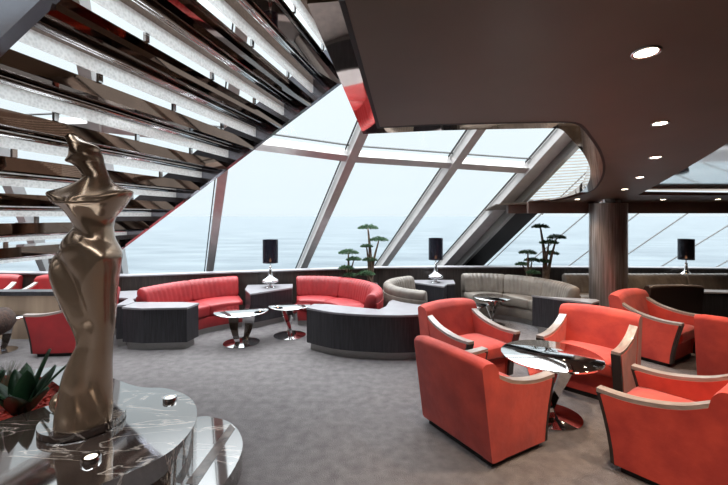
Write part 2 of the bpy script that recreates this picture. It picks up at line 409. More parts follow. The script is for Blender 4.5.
bm = bmesh.new(); p = wp(7, 1.27, .1)+wx8*.3-O; pts = [p+T8*x+U.normalized()*(.04*x+.07*x*x) for x in [2.0*j/12 for j in range(13)]]
for a, b in zip(pts, pts[1:]): beam(bm, a, b, Vector((0, 0, 1)), Vector((0, 1, 0)), .035, .04)
part('bottom_rail', bm, M['white'], lb)
bm = bmesh.new(); beam(bm, wp(7, 1.25, .14)+wx8*.22-O, wp(7, 2.7, .14)+wx8*.22-O, wx8, n8, .035, .05); part('side_rail', bm, M['white'], lb)

# downlights
def downlight(px, py, r, label, power):
    x, y = cp(px, py); z = CZ(x, y)
    t = thing('ceiling_downlight', label, 'ceiling light', (x, y, z), 0, 'recessed ceiling downlights')
    bm = bmesh.new(); lathe(bm, [(r*.8, .0), (r*.82, -.006), (r*1.0, -.008), (r*1.06, -.002), (r*1.06, .004)], 24); a = part('trim_ring', bm, M['chrome'], t, smooth=True)
    bm = bmesh.new(); lathe(bm, [(0, -.004), (r*.8, -.004), (r*.8, .004), (0, .004)], 24); b = part('bulb', bm, M['spot'], t)
    for o in (a, b): o.rotation_euler = (math.atan(-.1), 0, 0)
    if power:
        ld = bpy.data.lights.new('downlight_beam', 'SPOT'); ld.energy = power; ld.color = (1, .74, .52); ld.spot_size = math.radians(105); ld.spot_blend = .8; ld.shadow_soft_size = .05
        lo = bpy.data.objects.new('downlight_beam', ld); C.objects.link(lo); lo.parent = t; lo.location = (0, 0, -.03)
downlight(646, 52, .055, 'brightest and nearest glowing round downlight in the brown ceiling', SPOT_W*2)
downlight(660, 123, .05, 'second nearest round downlight, between the glowing one and the pair by the ceiling curve', SPOT_W*2)
downlight(655.5, 157, .05, 'round downlight left of the bright ceiling recess, third from the camera', SPOT_W*2)
downlight(640, 177, .045, 'round downlight just above and right of the column, fourth from the camera', SPOT_W)
downlight(624.7, 189, .045, 'small round downlight in the ceiling directly over the column', SPOT_W)
downlight(577.5, 199, .045, 'small round downlight left of the column near the louvre blind', SPOT_W*.7)
downlight(663, 199.3, .045, 'small round downlight right of the column above the far windows', SPOT_W*.7)
downlight(718, 199, .045, 'small round downlight at the right edge above the far windows', SPOT_W*.7)
for (x, y) in ((.9, 1.1), (2.1, .2), (.6, -.9)):  # extra unseen downlights, added to light the room
    px = 364+F*x/max(y, .1)
    t = thing('ceiling_downlight', 'unseen round downlight added above and behind the camera to light the room', 'ceiling light', (x, y, CZ(x, y)), 0, 'added downlights overhead out of view')
    bm = bmesh.new(); lathe(bm, [(.04, 0), (.05, -.008), (.058, -.002), (.058, .004)], 24); part('trim_ring', bm, M['chrome'], t)
    bm = bmesh.new(); lathe(bm, [(0, -.004), (.04, -.004), (.04, .004), (0, .004)], 20); part('bulb', bm, M['spot'], t)
    ld = bpy.data.lights.new('downlight_beam', 'SPOT'); ld.energy = SPOT_W*(2.4 if x > 2 else .6); ld.color = (1, .74, .52); ld.spot_size = math.radians(110); ld.spot_blend = .8; ld.shadow_soft_size = .05
    lo = bpy.data.objects.new('downlight_beam', ld); C.objects.link(lo); lo.parent = t; lo.location = (0, 0, -.03)

# column
col = thing('column', 'round dark wood veneered column standing behind the red armchairs', 'column', (3.905, 6.4, 0))
bm = bmesh.new(); lathe(bm, [(.27, 0), (.27, 2.0)], 64); part('shaft', bm, M['colwood'], col, autos=40)
bm = bmesh.new(); lathe(bm, [(.2, 2.0), (.2, CZ(3.95, 6.4)+.02)], 48); part('collar', bm, M['chrome'], col, autos=40)

# ------------------------------------------------------------------ mirrored staircase
D2 = Vector((.21, .977, 0)).normalized(); R2 = Vector((.977, -.21, 0)).normalized()
TAN = .6612
B = Vector((-.222, 4.04, 3.17)); W = 2.45; uB = B.dot(R2)
st = thing('staircase', 'mirror and crystal staircase rising over the left of the lounge', 'staircase', (0, 0, 0))
def SP(u, v, z):   # u along the run, v across (0 = far stringer, W = near)
    return B+R2*(u-uB)-D2*v+Vector((0, 0, z-B.z))
lineZ = lambda u: B.z+(u-uB)*TAN
u0, u1 = uB-2.95, uB+1.5
UPS = (R2+Vector((0, 0, TAN))).normalized()
for v, nm in ((-.03, 'far'), (W+.03, 'near')):
    bm = bmesh.new(); vs = []
    ua = u0 if nm == 'far' else uB-4.2
    for u, in ((ua,), (u1,)):
        for dz, dv in ((0, -.03), (0, .03), (.44, .03), (.44, -.03)): vs.append(bm.verts.new(SP(u, v+dv, lineZ(u)+dz)))
    for f in ((3, 2, 1, 0), (4, 5, 6, 7), (0, 1, 5, 4), (1, 2, 6, 5), (2, 3, 7, 6), (3, 0, 4, 7)): bm.faces.new([vs[k] for k in f])
    part('stringer', bm, M['steelmirror'], st)
GO = .32; NST = 13
for i in range(NST):
    u = u0+.05+GO*i; z = lineZ(u)+.28
    tmat = Matrix(((R2.x, -D2.x, 0, 0), (R2.y, -D2.y, 0, 0), (0, 0, 1, 0), (0, 0, 0, 1)))
    def bx(bm, ua, ub, za, zb, va=0, vb=W):
        vs = [bm.verts.new(SP(uu, vv, zz)) for zz in (za, zb) for uu, vv in ((ua, va), (ub, va), (ub, vb), (ua, vb))]
        for f in ((3, 2, 1, 0), (4, 5, 6, 7), (0, 1, 5, 4), (1, 2, 6, 5), (2, 3, 7, 6), (3, 0, 4, 7)): bm.faces.new([vs[k] for k in f])
    bm = bmesh.new(); bx(bm, u, u+GO+.012, z-.085, z); tr = part('tread', bm, M['stair_mirror'], st)
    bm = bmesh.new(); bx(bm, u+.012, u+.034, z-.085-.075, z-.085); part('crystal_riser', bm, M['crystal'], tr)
    for du in (.145, .172):
        bm = bmesh.new(); tube(bm, [SP(u+du, 0, z-.104), SP(u+du, W, z-.104)], .013, 8); part('tube_rail', bm, M['chrome'], tr, smooth=True)
    for dv in (.6, 1.25, 1.9):
        bm = bmesh.new(); bx(bm, u+.008, u+.026, z-.212, z-.16, dv, dv+.03); part('bracket', bm, M['chrome'], tr)

# ------------------------------------------------------------------ furniture: consoles
def console(name, label, cat, poly, top=.57, plinth=.1, inset=.05, group=None):
    cx = sum(p[0] for p in poly)/len(poly); cy = sum(p[1] for p in poly)/len(poly)
    P = [(x-cx, y-cy) for x, y in poly]
    area = sum(P[i-1][0]*P[i][1]-P[i][0]*P[i-1][1] for i in range(len(P)))
    if area < 0: P.reverse()
    t = thing(name, label, cat, (cx, cy, 0), 0, group)
    def off(d):
        out = []; N = len(P)
        for i in range(N):
            a, p, b = Vector(P[i-1]), Vector(P[i]), Vector(P[(i+1) % N])
            t0 = (p-a).normalized(); t1 = (b-p).normalized(); n0 = Vector((-t0.y, t0.x)); n1 = Vector((-t1.y, t1.x)); nn = (n0+n1).normalized()
            out.append(tuple(p+nn*d/max(.5, nn.dot(n0))))
        return out
    bm = bmesh.new(); prism(bm, off(inset), 0, plinth); part('plinth', bm, M['steel'], t)
    bm = bmesh.new(); prism(bm, off(.008), plinth, top-.025); part('body', bm, M['wood'], t)
    bm = bmesh.new(); prism(bm, P, top-.025, top); bevel(bm, .003, 1); part('counter', bm, M['laminate'], t)
    return t
console('end_console', 'dark wood end block at the left end of the left red sofa', 'console', [(-3.27, 5.4), (-2.95, 5.33), (-2.38, 5.38), (-2.33, 5.66), (-2.62, 5.72), (-3.27, 5.72)])
k2f = catmull([(-.78, 5.38), (-.4, 5.12), (0, 5.0), (.45, 4.96), (.9, 5.05), (1.25, 5.25), (1.42, 5.45)], 4)
console('curved_console', 'long curved dark wood console with pale top in front of the centre red sofa', 'console',
        k2f+[(1.3, 5.53), (1.0, 5.50), (.75, 5.56), (.55, 5.70), (.42, 5.87), (.36, 5.75), (.30, 5.45), (.2, 5.27), (-.5, 5.58), (-.7, 5.60)])
console('end_console', 'dark wood end block at the right end of the long grey sofa near the column', 'console', [(2.6, 6.22), (3.22, 5.66), (3.42, 5.80), (3.44, 5.92), (2.78, 6.10), (2.66, 6.26)][:5])
console('end_console', 'dark wood block at the right edge behind the brown chair', 'console', [(5.42, 6.5), (7.0, 6.26), (7.05, 6.5), (5.48, 6.74)])
console('lamp_console', 'angular dark wood side counter under the lamp between the two red sofas', 'console', [(-2.08, 7.15), (-2.0, 6.72), (-1.80, 6.32), (-1.50, 6.62), (-1.23, 6.88), (-1.29, 7.25)])
console('lamp_console', 'angular dark wood side counter under the lamp between the grey sofas', 'console', [(.95, 7.70), (.92, 7.42), (1.40, 6.98), (1.50, 7.22), (1.66, 7.28), (1.72, 7.70)])
# shelf running under the windows behind the sofas
console('window_shelf', 'grey topped low shelf wrapping behind the left end of the left red sofa', 'shelf', [(-3.42, 5.5), (-3.29, 5.55), (-3.29, 5.74), (-3.43, 5.93), (-3.25, 6.41), (-2.98, 6.80), (-4.0, 6.55), (-4.0, 6.1), (-3.52, 5.98)], inset=.02)

# ------------------------------------------------------------------ curved sofas
def sofa(label, c, ro, ri, a0, a1, nseg, m, top=.735, group=None, name='curved_sofa', slope=0):
    t = thing(name, label, 'sofa', (c[0], c[1], 0), 0, group)
    N = lambda a, b: max(8, int(abs(b-a)/3.5))
    bm = bmesh.new(); sweep(bm, arc(a0, a1, N(a0, a1)), [(ri+.06, 0), (ro-.06, 0), (ro-.06, .08), (ri+.06, .08)]); part('plinth', bm, M['steel'], t)
    bm = bmesh.new(); sweep(bm, arc(a0, a1, N(a0, a1)), rounded([(ri+.03, .08), (ro-.03, .08), (ro-.03, .25), (ri+.03, .25)], .02, 2)); part('seat_base', bm, m, t, autos=50)
    n2 = nseg
    da = (a1-a0)/n2
    for k in range(n2):
        b0, b1 = a0+da*k+.4, a0+da*(k+1)-.4
        bm = bmesh.new()
        sweep(bm, arc(b0, b1, max(10, N(b0, b1))), rounded([(ri, .25), (ro-.12, .25), (ro-.12, .415), (ri, .43)], .05, 4), round_ends=.12, ripple=lambda s, r, z: (r, z+(.008*math.sin(s*PI) if z > .38 else 0)))
        part('seat_cushion', bm, m, t, smooth=True)
    for k in range(n2):
        b0, b1 = a0+da*k+.3, a0+da*(k+1)-.3
        L = math.radians(abs(da))*ro; NP = max(4, round(L/.085)); n = NP*6
        def rip(s, r, z, NP=NP):
            inner = 1 if r < ro-.09 else 0
            ph = s*NP*2*PI+(z-.4)*9
            return r-(.010*abs(math.sin(ph/2))*inner)*min(1, 6*s, 6*(1-s)), z+.004*abs(math.sin(ph/2))
        bm = bmesh.new()
        sweep(bm, arc(b0, b1, n), rounded([(ro-.26, .40), (ro-.06, .40), (ro-.01, top-.05), (ro-.06, top), (ro-.14, top-.005), (ro-.19, top-.06)], .05, 4), ripple=rip, round_ends=.16)
        part('back_cushion', bm, m, t, smooth=True)
    bm = bmesh.new(); sweep(bm, arc(a0, a1, N(a0, a1)), rounded([(ro-.1, .25), (ro-.02, .25), (ro-.01, top-.13), (ro-.05, top-.13)], .015, 2)); part('back_shell', bm, m, t, autos=50)
    return t
sofa('curved red leather sofa at left with its back to the windows', (-1.5, 5.42), 1.95, 1.12, 165, 114, 2, M['red'], group=None)
sofa('curved red leather sofa in the centre with its back wrapping towards the counter', (-.95, 5.95), 1.25, .58, 102, -24, 3, M['red'])
sofa('small curved grey leather sofa curling beside the centre red one', (1.15, 6.42), .86, .36, 112, 250, 2, M['grey'])
sofa('long curved grey leather sofa facing left near the column', (2.05, 6.28), 1.25, .70, 101, -13, 3, M['grey'])
# far straight sofa
fs = thing('long_sofa', 'long straight grey leather sofa against the far right windows', 'sofa', (3.65, 6.76, 0))
L = 4.4; pth = [(L*i/80, 0, 0, 1) for i in range(81)]
bm = bmesh.new(); sweep(bm, [(0, 0, 0, 1), (L, 0, 0, 1)], [(.06, 0), (.62, 0), (.62, .09), (.06, .09)]); part('plinth', bm, M['steel'], fs)
bm = bmesh.new(); sweep(bm, [(0, 0, 0, 1), (L, 0, 0, 1)], [(.02, .09), (.66, .09), (.66, .25), (.02, .25)]); part('seat_base', bm, M['grey'], fs)
for k in range(4):
    x0, x1 = L*k/4+.006, L*(k+1)/4-.006
    bm = bmesh.new(); sweep(bm, [(x0+(x1-x0)*j/10, 0, 0, 1) for j in range(11)], rounded([(0, .25), (.5, .25), (.5, .42), (0, .43)], .05, 4), round_ends=.1); part('seat_cushion', bm, M['grey'], fs, smooth=True)
    bm = bmesh.new()
    def rip(s, r, z): return r-.012*abs(math.sin(s*13*PI+(z-.4)*5))*(1 if r < .55 else 0), z+.004*abs(math.sin(s*13*PI))
    sweep(bm, [(x0+(x1-x0)*j/78, 0, 0, 1) for j in range(79)], rounded([(.42, .4), (.6, .4), (.66, .70), (.61, .745), (.53, .74), (.48, .68)], .05, 4), ripple=rip, round_ends=.12); part('back_cushion', bm, M['grey'], fs, smooth=True)

# ------------------------------------------------------------------ armchairs (front faces local +y)
def armchair(label, loc, rz, fab, name='armchair', group=None, railm=None):
    t = thing(name, label, 'armchair', loc, rz, group)
    rail = catmull([(-.34, .70), (-.25, .645), (-.12, .585), (.05, .545), (.20, .53), (.37, .535)], 5)
    bm = bmesh.new(); box(bm, -.35, .35, -.30, .22, 0, .05); part('plinth', bm, M['dark'], t)
    # back slab, gently bowed top
    bm = bmesh.new(); n = 14
    for i in range(n+1): pass
    prof = rounded([(-.335, .05), (-.20, .05), (-.20, .34), (-.275, .72), (-.315, .765), (-.40, .775), (-.435, .745)], .022, 3)
    rings = []
    for i in range(n+1):
        x = -.39+.78*i/n; q = x/.39; e = 1-.02*(abs(q) > .99)
        rings.append([bm.verts.new((x*(1 if z < .2 else 1-.0*z), y-.035*(1-q*q)*(z/.77), .05+(z-.05)*(1+.03*(1-q*q)*1.0)*(1-.012*(abs(q) > .99)))) for y, z in prof])
    for a, b in zip(rings, rings[1:]):
        for k in range(len(prof)): bm.faces.new((a[k], a[(k+1) % len(prof)], b[(k+1) % len(prof)], b[k]))
    bm.faces.new(rings[0]); bm.faces.new(rings[-1]); bevel(bm, .008, 2, 60)
    part('backrest', bm, fab, t, autos=50)
    for s in (-1, 1):
        side = [(-.33, .05), (.25, .05)] + [(.25+(.345-.25)*((z-.05)/.47)**1.5, z) for z in (.15, .25, .35, .45, .515)] + [(y, z-.012) for y, z in reversed(rail) if y < .34]
        bm = bmesh.new(); xi, xo = (.30, .385)
        A = [bm.verts.new((s*xi, y, z)) for y, z in side]; Bv = [bm.verts.new((s*xo, y, z)) for y, z in side]
        fa = bm.faces.new(A); fb = bm.faces.new(Bv)
        for k in range(len(side)): bm.faces.new((A[k], A[(k+1) % len(side)], Bv[(k+1) % len(side)], Bv[k]))
        bevel(bm, .01, 2, 50); bmesh.ops.triangulate(bm, faces=[f for f in bm.faces if len(f.verts) > 6])
        part('side_panel', bm, fab, t, autos=50)
        # wood arm rail on top
        bm = bmesh.new(); rr = []
        pts = rail
        for i, (y, z) in enumerate(pts):
            w_ = .038
            rr.append([bm.verts.new((s*.345-w_, y, z-.012)), bm.verts.new((s*.345+w_, y, z-.012)), bm.verts.new((s*.345+w_, y, z+.016)), bm.verts.new((s*.345-w_, y, z+.016))])
        for a, b in zip(rr, rr[1:]):
            for k in range(4): bm.faces.new((a[k], a[(k+1) % 4], b[(k+1) % 4], b[k]))
        bm.faces.new(rr[0]); bm.faces.new(rr[-1]); bevel(bm, .004, 1, 60); ar = part('arm_rail', bm, railm or M['rail'], t, autos=40)
        # front post of the rail
        bm = bmesh.new(); rr = []
        for z in (.05, .15, .25, .35, .45, .525):
            y = .25+(.345-.25)*((z-.05)/.47)**1.5
            rr.append([bm.verts.new((s*.345-.036, y-.002, z)), bm.verts.new((s*.345+.041, y-.002, z)), bm.verts.new((s*.345+.041, y+.026, z)), bm.verts.new((s*.345-.036, y+.026, z))])
        for a, b in zip(rr, rr[1:]):
            for k in range(4): bm.faces.new((a[k], a[(k+1) % 4], b[(k+1) % 4], b[k]))
        bm.faces.new(rr[0]); bm.faces.new(rr[-1]); part('front_post', bm, M['raildark'], t)
    bm = bmesh.new(); box(bm, -.30, .30, -.2, .235, .05, .285); part('front_panel', bm, fab, t)
    bm = bmesh.new(); nx, ny = 8, 8; box(bm, -.297, .297, -.22, .315, .285, .42)
    bmesh.ops.subdivide_edges(bm, edges=bm.edges[:], cuts=5, use_grid_fill=True)
    for v in bm.verts:
        qx, qy = v.co.x/.297, (v.co.y-.05)/.27
        if v.co.z > .4: v.co.z += .025*(1-qx*qx)*(1-qy*qy)-.02*max(0, abs(qy)-.9)*10-.012*(abs(qx) > .95)
        if v.co.z > .3 and v.co.y > .30: v.co.y += .012*math.sin((v.co.z-.285)/.135*PI)
    part('seat_cushion', bm, fab, t, smooth=True)
    return t
def face(dx, dy): return math.atan2(-dx, dy)
a0 = armchair('coral armchair seen from behind nearest the camera, left of the mirror table', (1.0, 3.32, 0), face(.87, .5), M['orange'])
G = 'coral armchairs around the mirror table'
a0['group'] = G
dup(a0, (1.18, 4.47, 0), face(.5, -.86), 'coral armchair facing the camera behind the nearest one, in front of the curved console', G)
dup(a0, (2.34, 4.18, 0), face(-.72, -.69), 'coral armchair behind the mirror table, in front of the column', G)
dup(a0, (2.22, 2.86, 0), face(-.62, .78), 'coral armchair cut by the bottom right corner, its side to the camera', G)
dup(a0, (3.80, 5.15, 0), face(.54, -.84), 'coral armchair turned right, standing behind the one before the column', 'coral armchairs further right')
dup(a0, (4.02, 4.08, 0), face(.85, .53), 'coral armchair at the right edge showing only its back', 'coral armchairs further right')
ar = armchair('red armchair behind the bronze sculpture, its side to the camera', (-3.99, 5.48, 0), face(-.97, -.1), M['red'])
dup(ar, (-6.28, 6.52, 0), face(.2, -1), 'red armchair beyond the beige panel at the far left edge', 'red armchairs beyond the beige panel')
dup(ar, (-5.32, 6.50, 0), face(-.2, -1), 'red armchair beyond the beige panel, nearer the sculpture', 'red armchairs beyond the beige panel')
armchair('dark brown armchair seen from behind, right of the column', (4.6, 6.3, 0), 0, M['brown'], railm=M['raildark'])

# ------------------------------------------------------------------ mirror tables
def table(label, x, y, r, h, rb, rz, group=None):
    t = thing('pedestal_table', label, 'table', (x, y, 0), rz, group)
    bm = bmesh.new(); lathe(bm, [(0, h-.014), (r-.004, h-.014), (r-.004, h), (0, h)], 64); part('table_top', bm, M['tabletop'], t, autos=40)
    bm = bmesh.new(); lathe(bm, [(r-.003, h-.018), (r+.004, h-.014), (r+.004, h-.002), (r-.003, h+.002)], 64)
    part('rim', bm, M['chrome'], t, autos=60)
    bm = bmesh.new(); lathe(bm, [(0, 0), (rb, 0), (rb, .008), (rb*.6, .02), (0, .03)], 48); part('base', bm, M['chrome'], t, autos=40)
    for s in (-1, 1):
        bm = bmesh.new(); rr = []
        for k in range(13):
            q = k/12; z = .02+(h-.034)*q; f = r/.37; cx_ = s*f*(.04+.085*q+.02*math.sin(q*PI)); hw = f*(.032+.05*q); yy = s*f*(.05*math.cos(q*PI)); th = .009
            rr.append([bm.verts.new((cx_-hw, yy-th, z)), bm.verts.new((cx_+hw, yy-th, z)), bm.verts.new((cx_+hw, yy+th, z)), bm.verts.new((cx_-hw, yy+th, z))])
        for a, b in zip(rr, rr[1:]):
            for k in range(4): bm.faces.new((a[k], a[(k+1) % 4], b[(k+1) % 4], b[k]))
        bm.faces.new(rr[0]); bm.faces.new(rr[-1]); part('leg', bm, M['chrome'], t, autos=40)
    return t
table('large round mirror topped pedestal table between the coral armchairs', 1.68, 3.60, .42, .555, .26, .3)
table('round mirror pedestal table in front of the left red sofa, left of its pair', -1.74, 5.68, .37, .46, .25, .1)
table('smaller round mirror pedestal table between the left sofa and the curved console', -1.12, 6.03, .31, .46, .24, 1.3)
table('round mirror table beside the small curved grey sofa', 1.62, 6.18, .29, .46, .2, .2)
table('round mirror table inside the curve of the long grey sofa', 2.12, 6.62, .3, .46, .2, .8)
table('glass topped pedestal table at the far left edge', -4.86, 5.32, .33, .46, .2, .4)
# brown furry seat at the left edge
fz = thing('round_stool', 'dark brown furry rounded seat cut by the left edge', 'stool', (-4.36, 4.55, 0))
bm = bmesh.new(); lathe(bm, [(0, .42), (.18, .43), (.27, .48), (.31, .56), (.30, .64), (.25, .70), (.12, .73), (0, .735)], 28)
for v in bm.verts: v.co += v.co.normalized()*random.uniform(-.012, .012)
part('seat', bm, M['fuzz'], fz, smooth=True)
bm = bmesh.new(); lathe(bm, [(0, 0), (.2, 0), (.2, .015), (.035, .03), (.03, .43), (0, .43)], 24); part('pedestal', bm, M['chrome'], fz, autos=40)

# ------------------------------------------------------------------ beige panel wall
bp = thing('panel_counter', 'beige metallic low counter with dark top at the left, behind the red armchair', 'counter', (-5.45, 5.85, 0))
bm = bmesh.new(); box(bm, -1.7, 1.05, 0, .08, 0, .64); part('front_panel', bm, M['beige'], bp)
bm = bmesh.new(); box(bm, -1.7, 1.08, -.04, .16, .64, .70); bevel(bm, .005, 1); part('counter', bm, M['wood'], bp)

# ------------------------------------------------------------------ lamps
def lamp(label, x, y, z, group):
    t = thing('table_lamp', label, 'lamp', (x, y, z), 0, group)
    bm = bmesh.new(); lathe(bm, [(0, 0), (.085, 0), (.085, .008), (.03, .016), (.028, .05), (.06, .062), (.135, .09), (.15, .115), (.13, .135), (.07, .165), (.038, .20), (.026, .27), (.022, .36), (.0, .36)], 40); part('base', bm, M['chrome'], t, smooth=True)
    bm = bmesh.new(); lathe(bm, [(0, .36), (.008, .36), (.008, .43), (0, .43)], 12); part('stem', bm, M['chrome'], t)
    bm = bmesh.new(); lathe(bm, [(0, .43), (.012, .432), (.02, .46), (.012, .49), (0, .50)], 16); part('bulb', bm, M['bulb'], t, smooth=True)
    bm = bmesh.new(); seg = 40
    for ra, zz in (): pass
    ring = [[bm.verts.new((r*math.cos(2*PI*i/seg), r*math.sin(2*PI*i/seg), zz)) for i in range(seg)] for r, zz in ((.13, .42), (.13, .82), (.127, .82), (.127, .42))]
    for k in range(4):
        a, b = ring[k], ring[(k+1) % 4]
        for i in range(seg): bm.faces.new((a[i], a[(i+1) % seg], b[(i+1) % seg], b[i]))
    sh = part('lamp_shade', bm, M['shadeT'], t, autos=40)
    return t
def shade_mat():
    m = bpy.data.materials.new('shade_film'); m.use_nodes = True; nt = m.node_tree; b = nt.nodes['Principled BSDF']
    b.inputs['Base Color'].default_value = srgb(40, 42, 54); b.inputs['Roughness'].default_value = .3
    tr = nt.nodes.new('ShaderNodeBsdfTransparent'); tr.inputs[0].default_value = (.35, .3, .3, 1); mx = nt.nodes.new('ShaderNodeMixShader'); mx.inputs[0].default_value = .45
    nt.links.new(b.outputs[0], mx.inputs[1]); nt.links.new(tr.outputs[0], mx.inputs[2]); nt.links.new(mx.outputs[0], nt.nodes['Material Output'].inputs[0])
    return m
M['shadeT'] = shade_mat()
GL = 'chrome lamps with black shades'
lamp('chrome table lamp with black shade between the two red sofas', -1.62, 6.92, .57, GL)
lamp('chrome table lamp with black shade in the middle, before the sloped black beam', 1.33, 7.42, .57, GL)
lamp('chrome table lamp with black shade at the right, beyond the brown armchair', 6.08, 7.55, .57, GL).scale = (1, 1, .97)
console('window_shelf', 'narrow dark shelf behind the far straight grey sofa under the right windows', 'shelf', [(3.9, 7.44), (8.2, 7.44), (8.2, 7.5), (6.75, 7.64), (3.9, 7.8)])

# ------------------------------------------------------------------ bonsai trees
def bonsai(label, base, pads, r0, Y, name='bonsai_tree'):
    b0 = at(*base, Y); t = thing(name, label, 'plant', b0)
    fork = (0, 0, .16)
    trunk_top = None
    for i, (px, py, wd) in enumerate(pads):
        dy = random.uniform(-.12, .12); p = at(px, py, Y)-b0; p.y += dy
        mid = Vector((p.x*.35+random.uniform(-.02, .02), dy*.3, p.z*.5))
        bm = bmesh.new()
        st_ = Vector(((random.random()-.5)*r0, (random.random()-.5)*r0, 0))
        tube(bm, catmull([tuple(st_), tuple(mid), tuple(p-Vector((0, 0, .01)))], 5), [r0*(.75 if i else 1)*(1-.8*k/10) + .004 for k in range(11)], 8)
        part('trunk' if i == 0 else 'branch', bm, M['bark'], t, smooth=True)
        bm = bmesh.new(); R = wd/F*Y/2
        for k in range(int(260+1500*R)):
            a = random.uniform(0, 2*PI); rr = R*math.sqrt(random.random()); h = R*.32*(1-(rr/R)**2)
            c = p+Vector((rr*math.cos(a), rr*math.sin(a)*.9, random.uniform(-.012, h)-.1*rr*rr/R))
            d = Vector((math.cos(a)*.6+random.uniform(-.5, .5), math.sin(a)*.6+random.uniform(-.5, .5), random.uniform(-.1, .9))).normalized()
            s = d.orthogonal().normalized()*.008; L_ = random.uniform(.02, .045)
            s2 = d.cross(s)
            v = [bm.verts.new(c+s), bm.verts.new(c-s*.5+s2*.8), bm.verts.new(c-s*.5-s2*.8), bm.verts.new(c+d*L_)]
            for f in ((0, 1, 3), (1, 2, 3), (2, 0, 3)): bm.faces.new([v[q] for q in f])
        part('foliage', bm, M['leaf'], t)
    return t
bonsai('tall cloud-pruned bonsai behind the centre red sofa', (370, 284, )[:2], [(368, 227.5, 20), (379, 239.5, 18), (366.5, 246, 11), (370, 259.5, 14), (366, 272.5, 17)], .045, 7.4)
bonsai('short cloud-pruned bonsai left of the tall one behind the centre red sofa', (350, 284), [(348.5, 252, 19), (354, 258.5, 14), (346.5, 267, 14), (350, 274, 12)], .03, 7.2)
bonsai('tall cloud-pruned bonsai behind the long grey sofa', (546, 282), [(540, 226.5, 16), (555, 237, 17), (547, 242, 17), (553, 253.5, 14), (544, 261, 13)], .05, 7.5)
bonsai('short cloud-pruned bonsai left of the tall one behind the long grey sofa', (528, 282), [(526.5, 252, 16), (533, 260, 14), (524, 264.5, 12), (531, 271.5, 12)], .035, 7.45)
def planter(label, x0, x1, y0, y1):
    t = thing('planter_box', label, 'planter', ((x0+x1)/2, (y0+y1)/2, 0)); a, b = (x1-x0)/2, (y1-y0)/2
    bm = bmesh.new(); box(bm, -a, a, -b, b, 0, .55); part('box', bm, M['wood'], t)
    bm = bmesh.new(); box(bm, -a+.02, a-.02, -b+.02, b-.02, .55, .558); part('soil', bm, M['soil'], t)
planter('dark planter box behind the centre red sofa holding two bonsai', -.36, .25, 7.14+.05, 7.5)
planter('dark planter box behind the long grey sofa holding two bonsai', 2.75, 3.6, 7.47, 7.8)

# ------------------------------------------------------------------ marble platform, planter bed, sculpture
UP, LOW = .42, .15
k = (EYE-UP)*F
def up(px, py): Y = k/(py-216); return ((px-364)/F*Y, Y)
outer = catmull([up(-40, 371), up(10, 372), up(70, 366), up(105, 375.5), up(138, 386.5), up(165, 388), up(185, 394.5), up(196, 406), up(194, 425), up(172, 450), up(130, 472), up(80, 492)], 5)
outer += [(-1.9, 1.75), (-2.6, 1.6), (-4.2, 1.8), (-4.4, 2.9), (-4.1, 3.5)]
hole_ = catmull([up(-60, 372), up(0, 375), up(30, 375), up(50, 380), up(64, 391), up(61, 401), up(40, 408), up(0, 421), up(-60, 440)], 5)
pf = thing('marble_platform', 'two-tier dark veined marble platform carrying the sculpture and planting bed', 'platform', (-1.8, 2.6, 0))
sh = lambda P: [(x+1.8, y-2.6) for x, y in P]
lowo = [(-1.30, 3.30), (-1.1, 3.22), (-.95, 3.05), (-.86, 2.82), (-.86, 2.5), (-.95, 2.2), (-1.15, 1.9), (-1.5, 1.55), (-2.2, 1.3), (-4.2, 1.4), (-4.2, 2.6), (-2.5, 3.2), (-1.9, 3.2)]
lowo = catmull(lowo[:8], 5)+lowo[8:]
bm = bmesh.new(); prism(bm, sh(lowo), 0, LOW); part('lower_step', bm, M['marble'], pf)
bm = bmesh.new(); prism(bm, sh(outer), LOW, UP, [sh(hole_)]); part('upper_step', bm, M['marble'], pf, autos=40)
bm = bmesh.new(); prism(bm, sh(outer), 0, LOW); part('core', bm, M['marble'], pf, autos=40)
# dark inlay strip on the lower step
bm = bmesh.new(); prism(bm, sh([(-1.06, 3.17), (-1.0, 3.1), (-1.02, 2.45), (-1.1, 2.47)]), LOW, LOW+.002); part('inlay', bm, M['inlay'], pf)
bm = bmesh.new(); prism(bm, sh(hole_), LOW, LOW+.19); part('planting_soil', bm, M['soil'], pf)
bm = bmesh.new()
for _ in range(2600):
    x, y = random.uniform(-3.3, -2.25), random.uniform(2.65, 3.55)
    # inside test
    ins = False; P = hole_
    for i in range(len(P)):
        (x1, y1), (x2, y2) = P[i-1], P[i]
        if (y1 > y) != (y2 > y) and x < (x2-x1)*(y-y1)/(y2-y1)+x1: ins = not ins
    if not ins: continue
    mt = Matrix.Translation((x+1.8, y-2.6, LOW+.195+random.random()*.02)) @ Matrix.Rotation(random.uniform(0, PI), 4, 'Z') @ Matrix.Rotation(random.uniform(-.7, .7), 4, 'X')
    s = random.uniform(.008, .018); box(bm, -s*1.3, s*1.3, -s*.7, s*.7, -.004, .005, mt)
ch = part('wood_chips', bm, M['chips'], pf); ch['kind'] = 'stuff'
for (px, py, lb_) in ((170, 400.5, 'round chrome uplight on the marble platform, far one right of the sculpture'), (91, 461, 'round chrome uplight on the marble platform, near one in front of the sculpture')):
    x, y = up(px, py); t = thing('uplight', lb_, 'light', (x, y, UP), 0, 'chrome uplights on the platform')
    bm = bmesh.new(); lathe(bm, [(.034, 0), (.05, 0), (.05, .02), (.046, .027), (.034, .027)], 32, cap=False); part('housing', bm, M['chrome'], t, autos=40)
    bm = bmesh.new(); lathe(bm, [(0, 0), (.033, 0), (.033, .024), (0, .026)], 24); part('lens', bm, M['spotdim'] if 'spotdim' in M else emis('uplight_lens', (1, .85, .7, 1), 1.2), t)
